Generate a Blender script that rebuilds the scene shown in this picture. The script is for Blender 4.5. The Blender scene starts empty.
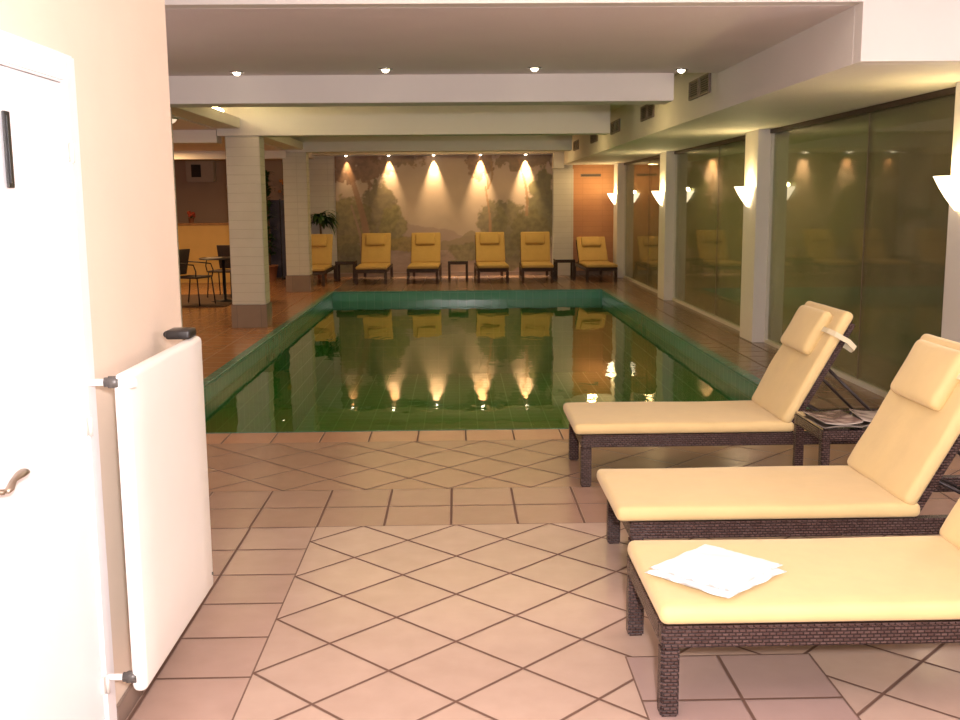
import bpy, bmesh, math, random
from mathutils import Vector, Matrix, noise
random.seed(7)
PI = math.pi
D = bpy.data
COL = bpy.context.scene.collection

# ------------------------------------------------------------------ materials
def node_mat(name):
    m = D.materials.new(name); m.use_nodes = True
    nt = m.node_tree
    return m, nt, nt.nodes['Principled BSDF']

def rgba(c): return (c[0], c[1], c[2], 1)

def plain(name, col, rough=0.5, metal=0.0, spec=0.5, noise_amt=0.0, noise_scale=8, bump=0.0, bump_scale=60, coat=0.0, sheen=0.0):
    m, nt, b = node_mat(name)
    b.inputs['Base Color'].default_value = rgba(col)
    b.inputs['Roughness'].default_value = rough
    b.inputs['Metallic'].default_value = metal
    b.inputs['Specular IOR Level'].default_value = spec
    b.inputs['Coat Weight'].default_value = coat
    b.inputs['Sheen Weight'].default_value = sheen
    tc = nt.nodes.new('ShaderNodeTexCoord')
    if noise_amt:
        n = nt.nodes.new('ShaderNodeTexNoise'); n.inputs['Scale'].default_value = noise_scale
        n.inputs['Detail'].default_value = 4
        nt.links.new(tc.outputs['Object'], n.inputs['Vector'])
        r = nt.nodes.new('ShaderNodeValToRGB')
        r.color_ramp.elements[0].position = 0.3; r.color_ramp.elements[1].position = 0.7
        r.color_ramp.elements[0].color = rgba([c*(1-noise_amt) for c in col])
        r.color_ramp.elements[1].color = rgba([min(1, c*(1+noise_amt)) for c in col])
        nt.links.new(n.outputs['Fac'], r.inputs['Fac'])
        nt.links.new(r.outputs['Color'], b.inputs['Base Color'])
    if bump:
        n = nt.nodes.new('ShaderNodeTexNoise'); n.inputs['Scale'].default_value = bump_scale
        nt.links.new(tc.outputs['Object'], n.inputs['Vector'])
        bp = nt.nodes.new('ShaderNodeBump'); bp.inputs['Strength'].default_value = bump
        bp.inputs['Distance'].default_value = 0.01
        nt.links.new(n.outputs['Fac'], bp.inputs['Height'])
        nt.links.new(bp.outputs['Normal'], b.inputs['Normal'])
    return m

def emit(name, col, strength):
    m, nt, b = node_mat(name)
    b.inputs['Base Color'].default_value = rgba(col)
    b.inputs['Emission Color'].default_value = rgba(col)
    b.inputs['Emission Strength'].default_value = strength
    b.inputs['Roughness'].default_value = 0.4
    return m

def tile_mat(name, size, angle, ox, oy, c1, c2, grout, gw=0.0125, rough=0.22, axes='XY', size2=None, bumpy=0.5, spec=0.5):
    """square tiles on a world-space grid turned by angle (degrees)"""
    m, nt, b = node_mat(name)
    N, L = nt.nodes, nt.links
    geo = N.new('ShaderNodeNewGeometry')
    src = geo.outputs['Position']
    if axes != 'XY':
        s = N.new('ShaderNodeSeparateXYZ'); L.new(src, s.inputs[0])
        c = N.new('ShaderNodeCombineXYZ')
        if axes == 'XZ':
            L.new(s.outputs['X'], c.inputs['X']); L.new(s.outputs['Z'], c.inputs['Y'])
        else:                                   # both upright directions: x + y along, z up
            a = N.new('ShaderNodeMath'); a.operation = 'ADD'
            L.new(s.outputs['X'], a.inputs[0]); L.new(s.outputs['Y'], a.inputs[1])
            L.new(a.outputs[0], c.inputs['X']); L.new(s.outputs['Z'], c.inputs['Y'])
        src = c.outputs[0]
    mp = N.new('ShaderNodeMapping'); mp.vector_type = 'TEXTURE'
    mp.inputs['Location'].default_value = (ox, oy, 0)
    mp.inputs['Rotation'].default_value = (0, 0, math.radians(angle))
    mp.inputs['Scale'].default_value = (size, size2 or size, 1)
    L.new(src, mp.inputs['Vector'])
    sp = N.new('ShaderNodeSeparateXYZ'); L.new(mp.outputs[0], sp.inputs[0])
    def edge(out, sz):
        f = N.new('ShaderNodeMath'); f.operation = 'FRACT'; L.new(out, f.inputs[0])
        s = N.new('ShaderNodeMath'); s.operation = 'SUBTRACT'; L.new(f.outputs[0], s.inputs[0]); s.inputs[1].default_value = 0.5
        a = N.new('ShaderNodeMath'); a.operation = 'ABSOLUTE'; L.new(s.outputs[0], a.inputs[0])
        mr = N.new('ShaderNodeMapRange'); L.new(a.outputs[0], mr.inputs['Value'])
        g = gw / sz / 2
        mr.inputs['From Min'].default_value = 0.5 - g*1.5; mr.inputs['From Max'].default_value = 0.5 - g*0.6
        return mr.outputs[0]
    e1 = edge(sp.outputs['X'], size); e2 = edge(sp.outputs['Y'], size2 or size)
    mx = N.new('ShaderNodeMath'); mx.operation = 'MAXIMUM'; L.new(e1, mx.inputs[0]); L.new(e2, mx.inputs[1])
    fl = N.new('ShaderNodeVectorMath'); fl.operation = 'FLOOR'; L.new(mp.outputs[0], fl.inputs[0])
    wn = N.new('ShaderNodeTexWhiteNoise'); wn.noise_dimensions = '3D'; L.new(fl.outputs[0], wn.inputs['Vector'])
    nz = N.new('ShaderNodeTexNoise'); nz.inputs['Scale'].default_value = 7; nz.inputs['Detail'].default_value = 6
    L.new(geo.outputs['Position'], nz.inputs['Vector'])
    av = N.new('ShaderNodeMath'); av.operation = 'MULTIPLY_ADD'; L.new(wn.outputs['Value'], av.inputs[0]); av.inputs[1].default_value = 0.45
    L.new(nz.outputs['Fac'], av.inputs[2])
    mrr = N.new('ShaderNodeMapRange'); L.new(av.outputs[0], mrr.inputs['Value']); mrr.inputs['From Min'].default_value = 0.35; mrr.inputs['From Max'].default_value = 1.1
    cm = N.new('ShaderNodeMix'); cm.data_type = 'RGBA'
    L.new(mrr.outputs[0], cm.inputs['Factor'])
    cm.inputs['A'].default_value = rgba(c1); cm.inputs['B'].default_value = rgba(c2)
    gm = N.new('ShaderNodeMix'); gm.data_type = 'RGBA'
    L.new(mx.outputs[0], gm.inputs['Factor']); L.new(cm.outputs['Result'], gm.inputs['A']); gm.inputs['B'].default_value = rgba(grout)
    L.new(gm.outputs['Result'], b.inputs['Base Color'])
    rm = N.new('ShaderNodeMapRange'); L.new(mx.outputs[0], rm.inputs['Value'])
    rm.inputs['To Min'].default_value = rough; rm.inputs['To Max'].default_value = 0.8
    L.new(rm.outputs[0], b.inputs['Roughness'])
    b.inputs['Specular IOR Level'].default_value = spec
    inv = N.new('ShaderNodeMath'); inv.operation = 'MULTIPLY_ADD'; L.new(mx.outputs[0], inv.inputs[0]); inv.inputs[1].default_value = -1.0
    n2 = N.new('ShaderNodeTexNoise'); n2.inputs['Scale'].default_value = 14; L.new(geo.outputs['Position'], n2.inputs['Vector'])
    sc = N.new('ShaderNodeMath'); sc.operation = 'MULTIPLY'; L.new(n2.outputs['Fac'], sc.inputs[0]); sc.inputs[1].default_value = bumpy
    L.new(sc.outputs[0], inv.inputs[2])
    bp = N.new('ShaderNodeBump'); bp.inputs['Strength'].default_value = 0.5; bp.inputs['Distance'].default_value = 0.003
    L.new(inv.outputs[0], bp.inputs['Height']); L.new(bp.outputs['Normal'], b.inputs['Normal'])
    return m

TC1, TC2, TG = (0.49, 0.35, 0.275), (0.57, 0.42, 0.335), (0.15, 0.08, 0.055)
M = {}
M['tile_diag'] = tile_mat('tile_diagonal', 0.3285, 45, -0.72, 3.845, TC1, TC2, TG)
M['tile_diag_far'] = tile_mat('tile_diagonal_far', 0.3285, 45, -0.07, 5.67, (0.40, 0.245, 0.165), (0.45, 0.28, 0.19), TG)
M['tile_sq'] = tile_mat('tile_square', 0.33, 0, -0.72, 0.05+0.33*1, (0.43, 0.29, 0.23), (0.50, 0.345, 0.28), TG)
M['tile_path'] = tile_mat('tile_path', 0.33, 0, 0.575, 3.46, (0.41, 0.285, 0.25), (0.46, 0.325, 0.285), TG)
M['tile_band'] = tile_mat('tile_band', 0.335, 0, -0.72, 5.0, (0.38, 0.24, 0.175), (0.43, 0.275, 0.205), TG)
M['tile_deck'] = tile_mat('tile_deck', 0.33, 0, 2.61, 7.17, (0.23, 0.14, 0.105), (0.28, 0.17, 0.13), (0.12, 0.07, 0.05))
M['tile_cafe'] = tile_mat('tile_cafe', 0.33, 0, -2.3, 7.17, (0.36, 0.17, 0.085), (0.42, 0.20, 0.10), (0.22, 0.11, 0.06))
M['tile_coping'] = tile_mat('tile_coping', 0.33, 0, -2.27, 6.84, (0.52, 0.27, 0.17), (0.58, 0.32, 0.20), TG)
M['pool_tile'] = tile_mat('pool_wall_tile', 0.15, 0, 0, -0.02, (0.06, 0.24, 0.19), (0.08, 0.28, 0.225), (0.11, 0.30, 0.25), gw=0.006, axes='UP', rough=0.2)
M['pool_floor'] = tile_mat('pool_floor_tile', 0.25, 0, 0, 0, (0.17, 0.42, 0.25), (0.185, 0.44, 0.265), (0.20, 0.45, 0.28), gw=0.01)
M['pool_wall'] = tile_mat('pool_lower_wall_tile', 0.25, 0, 0, 0, (0.17, 0.42, 0.25), (0.185, 0.44, 0.265), (0.20, 0.45, 0.28), gw=0.01, axes='UP')
M['pool_edge'] = tile_mat('pool_edge_tile', 0.25, 0, 0, 0, (0.07, 0.23, 0.19), (0.09, 0.27, 0.22), (0.12, 0.26, 0.22), gw=0.008)
M['brick_white'] = tile_mat('painted_brick', 0.42, 0, 0, 0, (0.56, 0.52, 0.47), (0.60, 0.56, 0.51), (0.50, 0.46, 0.41), gw=0.008, axes='UP', size2=0.115, rough=0.5)
M['brick_orange'] = tile_mat('orange_brick', 0.42, 0, 0, 0, (0.50, 0.23, 0.11), (0.55, 0.26, 0.12), (0.46, 0.21, 0.10), gw=0.008, axes='UP', size2=0.115, rough=0.6)
M['pillar_base'] = tile_mat('pillar_base_tile', 0.31, 0, 0, 0, (0.24, 0.175, 0.14), (0.29, 0.21, 0.17), (0.14, 0.10, 0.08), gw=0.006, axes='UP')
M['plaster'] = plain('white_plaster', (0.74, 0.695, 0.66), 0.7, bump=0.05, bump_scale=90, noise_amt=0.015, noise_scale=3)
M['ceiling'] = plain('ceiling_plaster', (0.78, 0.69, 0.70), 0.8, bump=0.04, bump_scale=90, noise_amt=0.02, noise_scale=2)
M['peach'] = plain('peach_plaster', (0.80, 0.67, 0.545), 0.75, bump=0.08, bump_scale=120, noise_amt=0.02, noise_scale=4)
M['cafe_wall'] = plain('mauve_wall', (0.40, 0.27, 0.19), 0.7, noise_amt=0.04, noise_scale=2)
M['counter'] = plain('counter_yellow', (0.66, 0.42, 0.13), 0.5, noise_amt=0.05, noise_scale=3)
M['counter_top'] = plain('counter_top_wood', (0.40, 0.2, 0.07), 0.35, noise_amt=0.2, noise_scale=12)
M['door'] = plain('door_white', (0.90, 0.88, 0.89), 0.35, noise_amt=0.01)
M['radiator'] = plain('radiator_enamel', (0.92, 0.90, 0.85), 0.3, noise_amt=0.008)
M['brass'] = plain('worn_brass', (0.38, 0.32, 0.25), 0.3, metal=1.0, noise_amt=0.1, noise_scale=30)
M['chrome'] = plain('chrome', (0.7, 0.7, 0.7), 0.2, metal=1.0, noise_amt=0.03)
M['black'] = plain('black_plastic', (0.02, 0.017, 0.016), 0.35, noise_amt=0.1, noise_scale=40)
M['grey_knob'] = plain('grey_fitting', (0.12, 0.11, 0.10), 0.4, metal=0.3, noise_amt=0.1, noise_scale=40)
M['dark_iron'] = plain('dark_iron', (0.04, 0.03, 0.03), 0.4, metal=0.5, noise_amt=0.1, noise_scale=40)
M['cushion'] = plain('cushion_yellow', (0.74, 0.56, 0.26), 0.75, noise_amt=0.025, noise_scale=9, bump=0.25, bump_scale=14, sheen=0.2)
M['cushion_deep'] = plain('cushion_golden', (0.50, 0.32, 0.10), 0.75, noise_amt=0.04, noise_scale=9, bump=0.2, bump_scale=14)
M['towel'] = plain('towel_white', (0.88, 0.87, 0.86), 0.95, noise_amt=0.01, noise_scale=60, bump=0.5, bump_scale=260, sheen=0.4)
M['strap'] = plain('strap_cream', (0.75, 0.66, 0.45), 0.7, noise_amt=0.04, noise_scale=60)
M['vent'] = plain('vent_metal', (0.17, 0.12, 0.09), 0.5, noise_amt=0.1, noise_scale=30)
M['vent_dark'] = plain('vent_shadow', (0.03, 0.02, 0.015), 0.8, noise_amt=0.1)
M['frame_dark'] = plain('window_track', (0.05, 0.03, 0.02), 0.5, noise_amt=0.1)
M['frame_white'] = plain('window_frame', (0.66, 0.63, 0.58), 0.45, noise_amt=0.02)
M['leaf'] = plain('leaf_green', (0.035, 0.085, 0.02), 0.45, noise_amt=0.4, noise_scale=6)
M['leaf_garden'] = plain('garden_leaf', (0.06, 0.12, 0.03), 0.6, noise_amt=0.4, noise_scale=4)
M['bark'] = plain('bark_brown', (0.10, 0.06, 0.035), 0.9, noise_amt=0.3, noise_scale=20)
M['grass'] = plain('lawn', (0.10, 0.17, 0.04), 0.95, noise_amt=0.5, noise_scale=5, bump=0.8, bump_scale=40)
M['pot'] = plain('terracotta_pot', (0.30, 0.12, 0.06), 0.6, noise_amt=0.1, noise_scale=12)
M['soil'] = plain('potting_soil', (0.04, 0.025, 0.015), 0.95, noise_amt=0.3, noise_scale=40)
M['navy'] = plain('navy_cloth', (0.055, 0.05, 0.085), 0.8, noise_amt=0.25, noise_scale=5)
M['orange_flower'] = plain('orange_petals', (0.65, 0.25, 0.06), 0.6, noise_amt=0.3, noise_scale=30)
M['red_flower'] = plain('red_petals', (0.45, 0.07, 0.03), 0.6, noise_amt=0.3, noise_scale=30)
M['seat_dark'] = plain('chair_wicker', (0.055, 0.035, 0.03), 0.5, noise_amt=0.3, noise_scale=60)
M['paper'] = plain('paper', (0.60, 0.50, 0.42), 0.5, noise_amt=0.1, noise_scale=10)
M['mat'] = plain('brown_sheet', (0.10, 0.055, 0.035), 0.9, noise_amt=0.3, noise_scale=30)
M['unit_white'] = plain('unit_casing', (0.42, 0.34, 0.27), 0.5, noise_amt=0.03)
WARM = (1.0, 0.70, 0.33)
M['sconce'] = emit('sconce_glass', (1.0, 0.83, 0.55), 3.2)
M['lamp_disc'] = emit('lamp_disc', (1.0, 0.86, 0.62), 9.0)
M['dome'] = emit('dome_glass', (1.0, 0.78, 0.6), 0.6)
M['tube'] = emit('tube_glass', (1.0, 0.86, 0.42), 45.0)

# woven wicker: strands laid in a brick bond, glossy
def wicker():
    m, nt, b = node_mat('woven_wicker'); N, L = nt.nodes, nt.links
    tc = N.new('ShaderNodeTexCoord'); s = N.new('ShaderNodeSeparateXYZ'); L.new(tc.outputs['Object'], s.inputs[0])
    a = N.new('ShaderNodeMath'); a.operation = 'ADD'; L.new(s.outputs['X'], a.inputs[0]); L.new(s.outputs['Y'], a.inputs[1])
    c = N.new('ShaderNodeCombineXYZ'); L.new(a.outputs[0], c.inputs['X']); L.new(s.outputs['Z'], c.inputs['Y'])
    br = N.new('ShaderNodeTexBrick'); L.new(c.outputs[0], br.inputs['Vector'])
    br.inputs['Scale'].default_value = 1.0; br.inputs['Brick Width'].default_value = 0.021; br.inputs['Row Height'].default_value = 0.0115
    br.inputs['Mortar Size'].default_value = 0.0042; br.inputs['Mortar Smooth'].default_value = 1.0
    br.inputs['Color1'].default_value = (0.065, 0.034, 0.029, 1); br.inputs['Color2'].default_value = (0.115, 0.07, 0.062, 1)
    br.inputs['Mortar'].default_value = (0.022, 0.010, 0.009, 1)
    L.new(br.outputs['Color'], b.inputs['Base Color'])
    b.inputs['Roughness'].default_value = 0.27
    inv = N.new('ShaderNodeMath'); inv.operation = 'SUBTRACT'; inv.inputs[0].default_value = 1; L.new(br.outputs['Fac'], inv.inputs[1])
    bp = N.new('ShaderNodeBump'); bp.inputs['Strength'].default_value = 0.8; bp.inputs['Distance'].default_value = 0.004
    L.new(inv.outputs[0], bp.inputs['Height']); L.new(bp.outputs['Normal'], b.inputs['Normal'])
    return m
M['wicker'] = wicker()

def glassy(name, tint, ior, bump=0.0, bscale=3.0, boost=1.0, rough=0.0, gcol=(1, 1, 1)):
    m = D.materials.new(name); m.use_nodes = True
    nt = m.node_tree; N, L = nt.nodes, nt.links
    N.remove(N['Principled BSDF']); out = N['Material Output']
    tr = N.new('ShaderNodeBsdfTransparent'); tr.inputs['Color'].default_value = rgba(tint)
    gl = N.new('ShaderNodeBsdfGlossy'); gl.inputs['Roughness'].default_value = rough; gl.inputs['Color'].default_value = rgba(gcol)
    fr = N.new('ShaderNodeFresnel'); fr.inputs['IOR'].default_value = ior
    mu = N.new('ShaderNodeMath'); mu.operation = 'MULTIPLY'; mu.use_clamp = True; mu.inputs[1].default_value = boost
    L.new(fr.outputs[0], mu.inputs[0])
    mx = N.new('ShaderNodeMixShader'); L.new(mu.outputs[0], mx.inputs[0]); L.new(tr.outputs[0], mx.inputs[1]); L.new(gl.outputs[0], mx.inputs[2])
    L.new(mx.outputs[0], out.inputs['Surface'])
    if bump:
        geo = N.new('ShaderNodeNewGeometry')
        mp = N.new('ShaderNodeMapping'); mp.inputs['Scale'].default_value = (1, 0.6, 1); L.new(geo.outputs['Position'], mp.inputs['Vector'])
        n = N.new('ShaderNodeTexNoise'); n.inputs['Scale'].default_value = bscale; n.inputs['Detail'].default_value = 2
        L.new(mp.outputs[0], n.inputs['Vector'])
        bp = N.new('ShaderNodeBump'); bp.inputs['Strength'].default_value = 1.0; bp.inputs['Distance'].default_value = bump
        L.new(n.outputs['Fac'], bp.inputs['Height'])
        L.new(bp.outputs['Normal'], gl.inputs['Normal']); L.new(bp.outputs['Normal'], fr.inputs['Normal'])
    return m
M['glass'] = glassy('window_glass', (0.80, 0.84, 0.72), 1.5, boost=.95, rough=0.04)
def diffuse_layer(m, col, amount):      # patchy diffuse colour mixed over the glass shader
    nt = m.node_tree; N, L = nt.nodes, nt.links; out = N['Material Output']
    src = out.inputs['Surface'].links[0].from_socket
    df = N.new('ShaderNodeBsdfDiffuse'); df.inputs['Color'].default_value = rgba(col)
    geo = N.new('ShaderNodeNewGeometry'); n = N.new('ShaderNodeTexNoise'); n.inputs['Scale'].default_value = 1.6; n.inputs['Detail'].default_value = 8
    n.inputs['Roughness'].default_value = .7
    L.new(geo.outputs['Position'], n.inputs['Vector'])
    mr = N.new('ShaderNodeMapRange'); L.new(n.outputs['Fac'], mr.inputs['Value'])
    mr.inputs['From Min'].default_value = .3; mr.inputs['From Max'].default_value = .7
    mr.inputs['To Min'].default_value = amount*.6; mr.inputs['To Max'].default_value = amount*1.4
    mx = N.new('ShaderNodeMixShader'); L.new(mr.outputs[0], mx.inputs[0]); L.new(src, mx.inputs[1]); L.new(df.outputs[0], mx.inputs[2])
    L.new(mx.outputs[0], out.inputs['Surface'])
diffuse_layer(M['glass'], (.52, .46, .28), .23)
M['water'] = glassy('pool_water', (0.72, 0.94, 0.62), 1.33, bump=0.003, bscale=3.0, boost=1.0, rough=0.015)
M['table_glass'] = glassy('table_glass', (0.35, 0.33, 0.30), 1.6, boost=1.6)

# ------------------------------------------------------------------ mesh helpers
class MB:
    def __init__(s): s.bm = bmesh.new()
    def box(s, x0, x1, y0, y1, z0, z1, mi=0, mat=None):
        vs = [s.bm.verts.new((x, y, z)) for x in (x0, x1) for y in (y0, y1) for z in (z0, z1)]
        if mat is not None:
            for v in vs: v.co = mat @ v.co
        fs = []
        for q in ((0,1,3,2), (4,6,7,5), (0,4,5,1), (2,3,7,6), (0,2,6,4), (1,5,7,3)):
            f = s.bm.faces.new([vs[i] for i in q]); f.material_index = mi; fs.append(f)
        return fs
    def tube(s, p, q, r, n=10, r2=None, mi=0):
        p, q = Vector(p), Vector(q); d = (q-p)
        a = d.normalized(); u = a.orthogonal().normalized(); w = a.cross(u)
        r2 = r if r2 is None else r2
        A = [s.bm.verts.new(p+(u*math.cos(t)+w*math.sin(t))*r) for t in [2*PI*i/n for i in range(n)]]
        B = [s.bm.verts.new(q+(u*math.cos(t)+w*math.sin(t))*r2) for t in [2*PI*i/n for i in range(n)]]
        for i in range(n):
            f = s.bm.faces.new((A[i], A[(i+1)%n], B[(i+1)%n], B[i])); f.smooth = True; f.material_index = mi
        s.bm.faces.new(A[::-1]).material_index = mi; s.bm.faces.new(B).material_index = mi
    def path(s, pts, r, n=8):
        """one continuous tube through pts"""
        pts = [Vector(p) for p in pts]; rs = r if isinstance(r, (list, tuple)) else [r]*len(pts)
        rings = []; u = None
        for i, p in enumerate(pts):
            d = (pts[min(i+1, len(pts)-1)]-pts[max(i-1, 0)]).normalized()
            u = d.orthogonal().normalized() if u is None else (u-d*u.dot(d)).normalized()
            w = d.cross(u)
            rings.append([s.bm.verts.new(p+(u*math.cos(2*PI*k/n)+w*math.sin(2*PI*k/n))*rs[i]) for k in range(n)])
        for a, b in zip(rings, rings[1:]):
            for k in range(n):
                s.bm.faces.new((a[k], a[(k+1)%n], b[(k+1)%n], b[k])).smooth = True
        s.bm.faces.new(rings[0][::-1]); s.bm.faces.new(rings[-1])
    def lathe(s, prof, c=(0,0,0), n=24, a0=0, a1=2*PI, cap=True):
        full = abs(a1-a0-2*PI) < 1e-6; c = Vector(c)
        m = n if full else n+1; rings = []
        for r, z in prof:
            rings.append([s.bm.verts.new(c+Vector((r*math.cos(a0+(a1-a0)*i/n), r*math.sin(a0+(a1-a0)*i/n), z))) for i in range(m)])
        for a, b in zip(rings, rings[1:]):
            for i in range(n):
                j = (i+1) % m
                try: s.bm.faces.new((a[i], a[j], b[j], b[i])).smooth = True
                except ValueError: pass
        if cap and full:
            s.bm.faces.new(rings[0][::-1]); s.bm.faces.new(rings[-1])
    def rbox(s, lx, ly, lz, r, c=(0,0,0), n=14, fn=None, nz=4, ny=None, rot=None):
        """rounded box: outer size lx, ly, lz, corner radius r, optional displacement"""
        ny = ny or n; c = Vector(c)
        def vert(i, j, k, cache={}): pass
        idx = {}
        def g(i, j, k):
            key = (i, j, k)
            if key in idx: return idx[key]
            # denser near the rims
            def t(a, m, l):
                if m < 4: return (a/m-0.5)*l
                if a <= 1: return -l/2 + a*r*0.5
                if a >= m-1: return l/2 - (m-a)*r*0.5
                return -l/2+r + (a-2)/(m-4)*(l-2*r) if m > 4 else 0
            p = Vector((t(i, n, lx), t(j, ny, ly), t(k, nz, lz)))
            q = Vector((max(-lx/2+r, min(lx/2-r, p.x)), max(-ly/2+r, min(ly/2-r, p.y)), max(-lz/2+r, min(lz/2-r, p.z))))
            d = p-q
            if d.length > 1e-9: p = q + d.normalized()*r
            if fn: p = fn(p)
            if rot: p = rot @ p
            idx[key] = s.bm.verts.new(p+c); return idx[key]
        def quad(a, b, c_, d):
            try: s.bm.faces.new((g(*a), g(*b), g(*c_), g(*d))).smooth = True
            except ValueError: pass
        for i in range(n):
            for j in range(ny):
                quad((i,j,0), (i,j+1,0), (i+1,j+1,0), (i+1,j,0)); quad((i,j,nz), (i+1,j,nz), (i+1,j+1,nz), (i,j+1,nz))
        for i in range(n):
            for k in range(nz):
                quad((i,0,k), (i+1,0,k), (i+1,0,k+1), (i,0,k+1)); quad((i,ny,k), (i,ny,k+1), (i+1,ny,k+1), (i+1,ny,k))
        for j in range(ny):
            for k in range(nz):
                quad((0,j,k), (0,j,k+1), (0,j+1,k+1), (0,j+1,k)); quad((n,j,k), (n,j+1,k), (n,j+1,k+1), (n,j,k+1))
    def build(s, name, mats, parent=None, bevel=0.0, seg=2):
        bmesh.ops.recalc_face_normals(s.bm, faces=s.bm.faces)
        if bevel:
            es = [e for e in s.bm.edges if len(e.link_faces) == 2 and e.calc_face_angle(0) > 0.6]
            bmesh.ops.bevel(s.bm, geom=es, offset=bevel, segments=seg, affect='EDGES', clamp_overlap=True)
        me = D.meshes.new(name); s.bm.to_mesh(me); s.bm.free()
        for m in (mats if isinstance(mats, (list, tuple)) else [mats]): me.materials.append(m)
        o = D.objects.new(name, me); COL.objects.link(o)
        if parent is not None: o.parent = parent
        return o

def tag(o, label, cat, group=None, kind=None):
    o['label'] = label; o['category'] = cat
    if group: o['group'] = group
    if kind: o['kind'] = kind
    return o
def thing(name, label, cat, loc=(0,0,0), rz=0, group=None):
    o = D.objects.new(name, None); COL.objects.link(o); o.location = loc; o.rotation_euler = (0,0,rz)
    o.empty_display_size = 0.1
    return tag(o, label, cat, group)
def struct(name, b, mats, label=None, cat=None, parent=None, bevel=0.0):
    o = b.build(name, mats, parent, bevel=bevel)
    if parent is None:
        o['kind'] = 'structure'
        if label: o['label'] = label
        if cat: o['category'] = cat
    return o
def dup(root, loc=None, rz=None, label=None, parent=None):
    r = root.copy(); COL.objects.link(r)
    if parent is not None: r.parent = parent
    if loc is not None: r.location = loc
    if rz is not None: r.rotation_euler = (0, 0, rz)
    if label: r['label'] = label
    for ch in list(root.children): dup(ch, parent=r)
    return r

# ------------------------------------------------------------------ dimensions (metres; y runs down the room, camera at origin)
PX0, PX1, PY0, PY1 = -2.27, 2.61, 7.17, 18.62       # pool
WX = 3.47                                            # glass wall
SX, SZ = 2.25, 2.35                                  # bulkhead face, underside
BY = 22.5                                            # back wall

# ------------------------------------------------------------------ floor
b = MB()
FT = -0.30
def slab(x0, x1, y0, y1, mi): b.box(x0, x1, y0, y1, FT, 0, mi)
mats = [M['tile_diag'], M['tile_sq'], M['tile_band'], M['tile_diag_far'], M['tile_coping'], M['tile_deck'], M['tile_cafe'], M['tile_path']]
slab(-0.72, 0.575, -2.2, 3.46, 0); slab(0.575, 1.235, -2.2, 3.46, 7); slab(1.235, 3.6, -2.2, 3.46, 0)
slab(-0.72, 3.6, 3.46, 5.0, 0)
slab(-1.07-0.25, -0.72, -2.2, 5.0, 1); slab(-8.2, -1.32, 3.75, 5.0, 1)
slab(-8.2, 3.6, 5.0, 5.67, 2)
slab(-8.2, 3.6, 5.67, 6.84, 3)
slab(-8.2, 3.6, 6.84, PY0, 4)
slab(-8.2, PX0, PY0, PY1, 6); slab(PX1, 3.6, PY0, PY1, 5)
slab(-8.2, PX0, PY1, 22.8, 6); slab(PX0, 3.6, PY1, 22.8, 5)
struct('floor', b, mats, 'pinkish beige tiled floor laid in diamonds and square bands', 'floor')

# ------------------------------------------------------------------ pool
pool = thing('swimming_pool', 'long rectangular indoor pool filled with still green water', 'pool', (0, 0, 0))
b = MB()
b.box(PX0-.2, PX0, PY0, PY1, -1.5, -0.30); b.box(PX1, PX1+.2, PY0, PY1, -1.5, -0.30)
b.box(PX0-.2, PX1+.2, PY0-.2, PY0, -1.5, -0.30); b.box(PX0-.2, PX1+.2, PY1, PY1+.2, -1.5, -0.30)
b.box(PX0-.2, PX1+.2, PY0-.2, PY1+.2, -1.7, -1.5, 1)
b.build('basin', [M['pool_wall'], M['pool_floor']], pool)
b = MB(); T = 0.012
for x0, x1, y0, y1 in ((PX0, PX0+T, PY0, PY1), (PX1-T, PX1, PY0, PY1), (PX0+T, PX1-T, PY0, PY0+T), (PX0+T, PX1-T, PY1-T, PY1)):
    b.box(x0, x1, y0, y1, -0.32, 0.002)
b.build('edge_lining', M['pool_tile'], pool)
b = MB()
for x0, x1, y0, y1 in ((PX0-.07, PX0+.03, PY0, PY1), (PX1-.03, PX1+.07, PY0, PY1), (PX0-.07, PX1+.07, PY1-.03, PY1+.10)):
    b.box(x0, x1, y0, y1, 0.001, 0.014)
b.build('edge_strip', M['pool_edge'], pool, bevel=0.004)
b = MB(); b.box(PX0+T, PX1-T, PY0+T, PY1-T, -0.1505, -0.15)
bm = b.bm
for f in list(bm.faces):
    if abs(f.normal.z) < 0.5: pass
# the water is one sheet
b.bm.clear()
vs = [b.bm.verts.new(p) for p in ((PX0+T, PY0+T, -0.15), (PX1-T, PY0+T, -0.15), (PX1-T, PY1-T, -0.15), (PX0+T, PY1-T, -0.15))]
b.bm.faces.new(vs)
w = b.build('water', M['water'], pool); w['label'] = 'still green pool water mirroring the mural'

# ------------------------------------------------------------------ ceilings, bulkheads
ZC, ZH = 2.67, 2.86
b = MB(); b.box(-3.2, 3.7, 6.02, 9.1, ZC, 3.2); struct('ceiling', b, M['ceiling'], 'flat ceiling with four recessed spots before the first beam', 'ceiling')
b = MB(); b.box(-3.02, 3.7, 9.1, 22.8, ZH, 3.2); struct('ceiling', b, M['ceiling'], 'raised ceiling over the pool behind the first beam', 'ceiling')
b = MB(); b.box(-8.2, -3.02, 6.0, 22.8, 2.52, 3.2); struct('ceiling', b, M['ceiling'], 'low ceiling over the seating area left of the pillars', 'ceiling')
b = MB(); b.box(-4, 3.7, -2.2, 6.02, 3.02, 3.2); struct('ceiling', b, M['ceiling'], 'ceiling of the near room', 'ceiling')
b = MB(); b.box(-8.2, 3.7, 5.9, 6.019, ZC+.001, 3.02); b.box(SX+.002, 3.7, 5.9, 6.019, SZ+.001, ZC+.001)
struct('trim_1', b, M['plaster'], 'white step in the ceiling along the top edge', 'ceiling step')
b = MB(); b.box(SX, 3.7, 6.02, 22.8, SZ, ZH-.001); struct('trim_2', b, M['plaster'], 'long boxed bulkhead above the windows', 'bulkhead')

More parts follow.
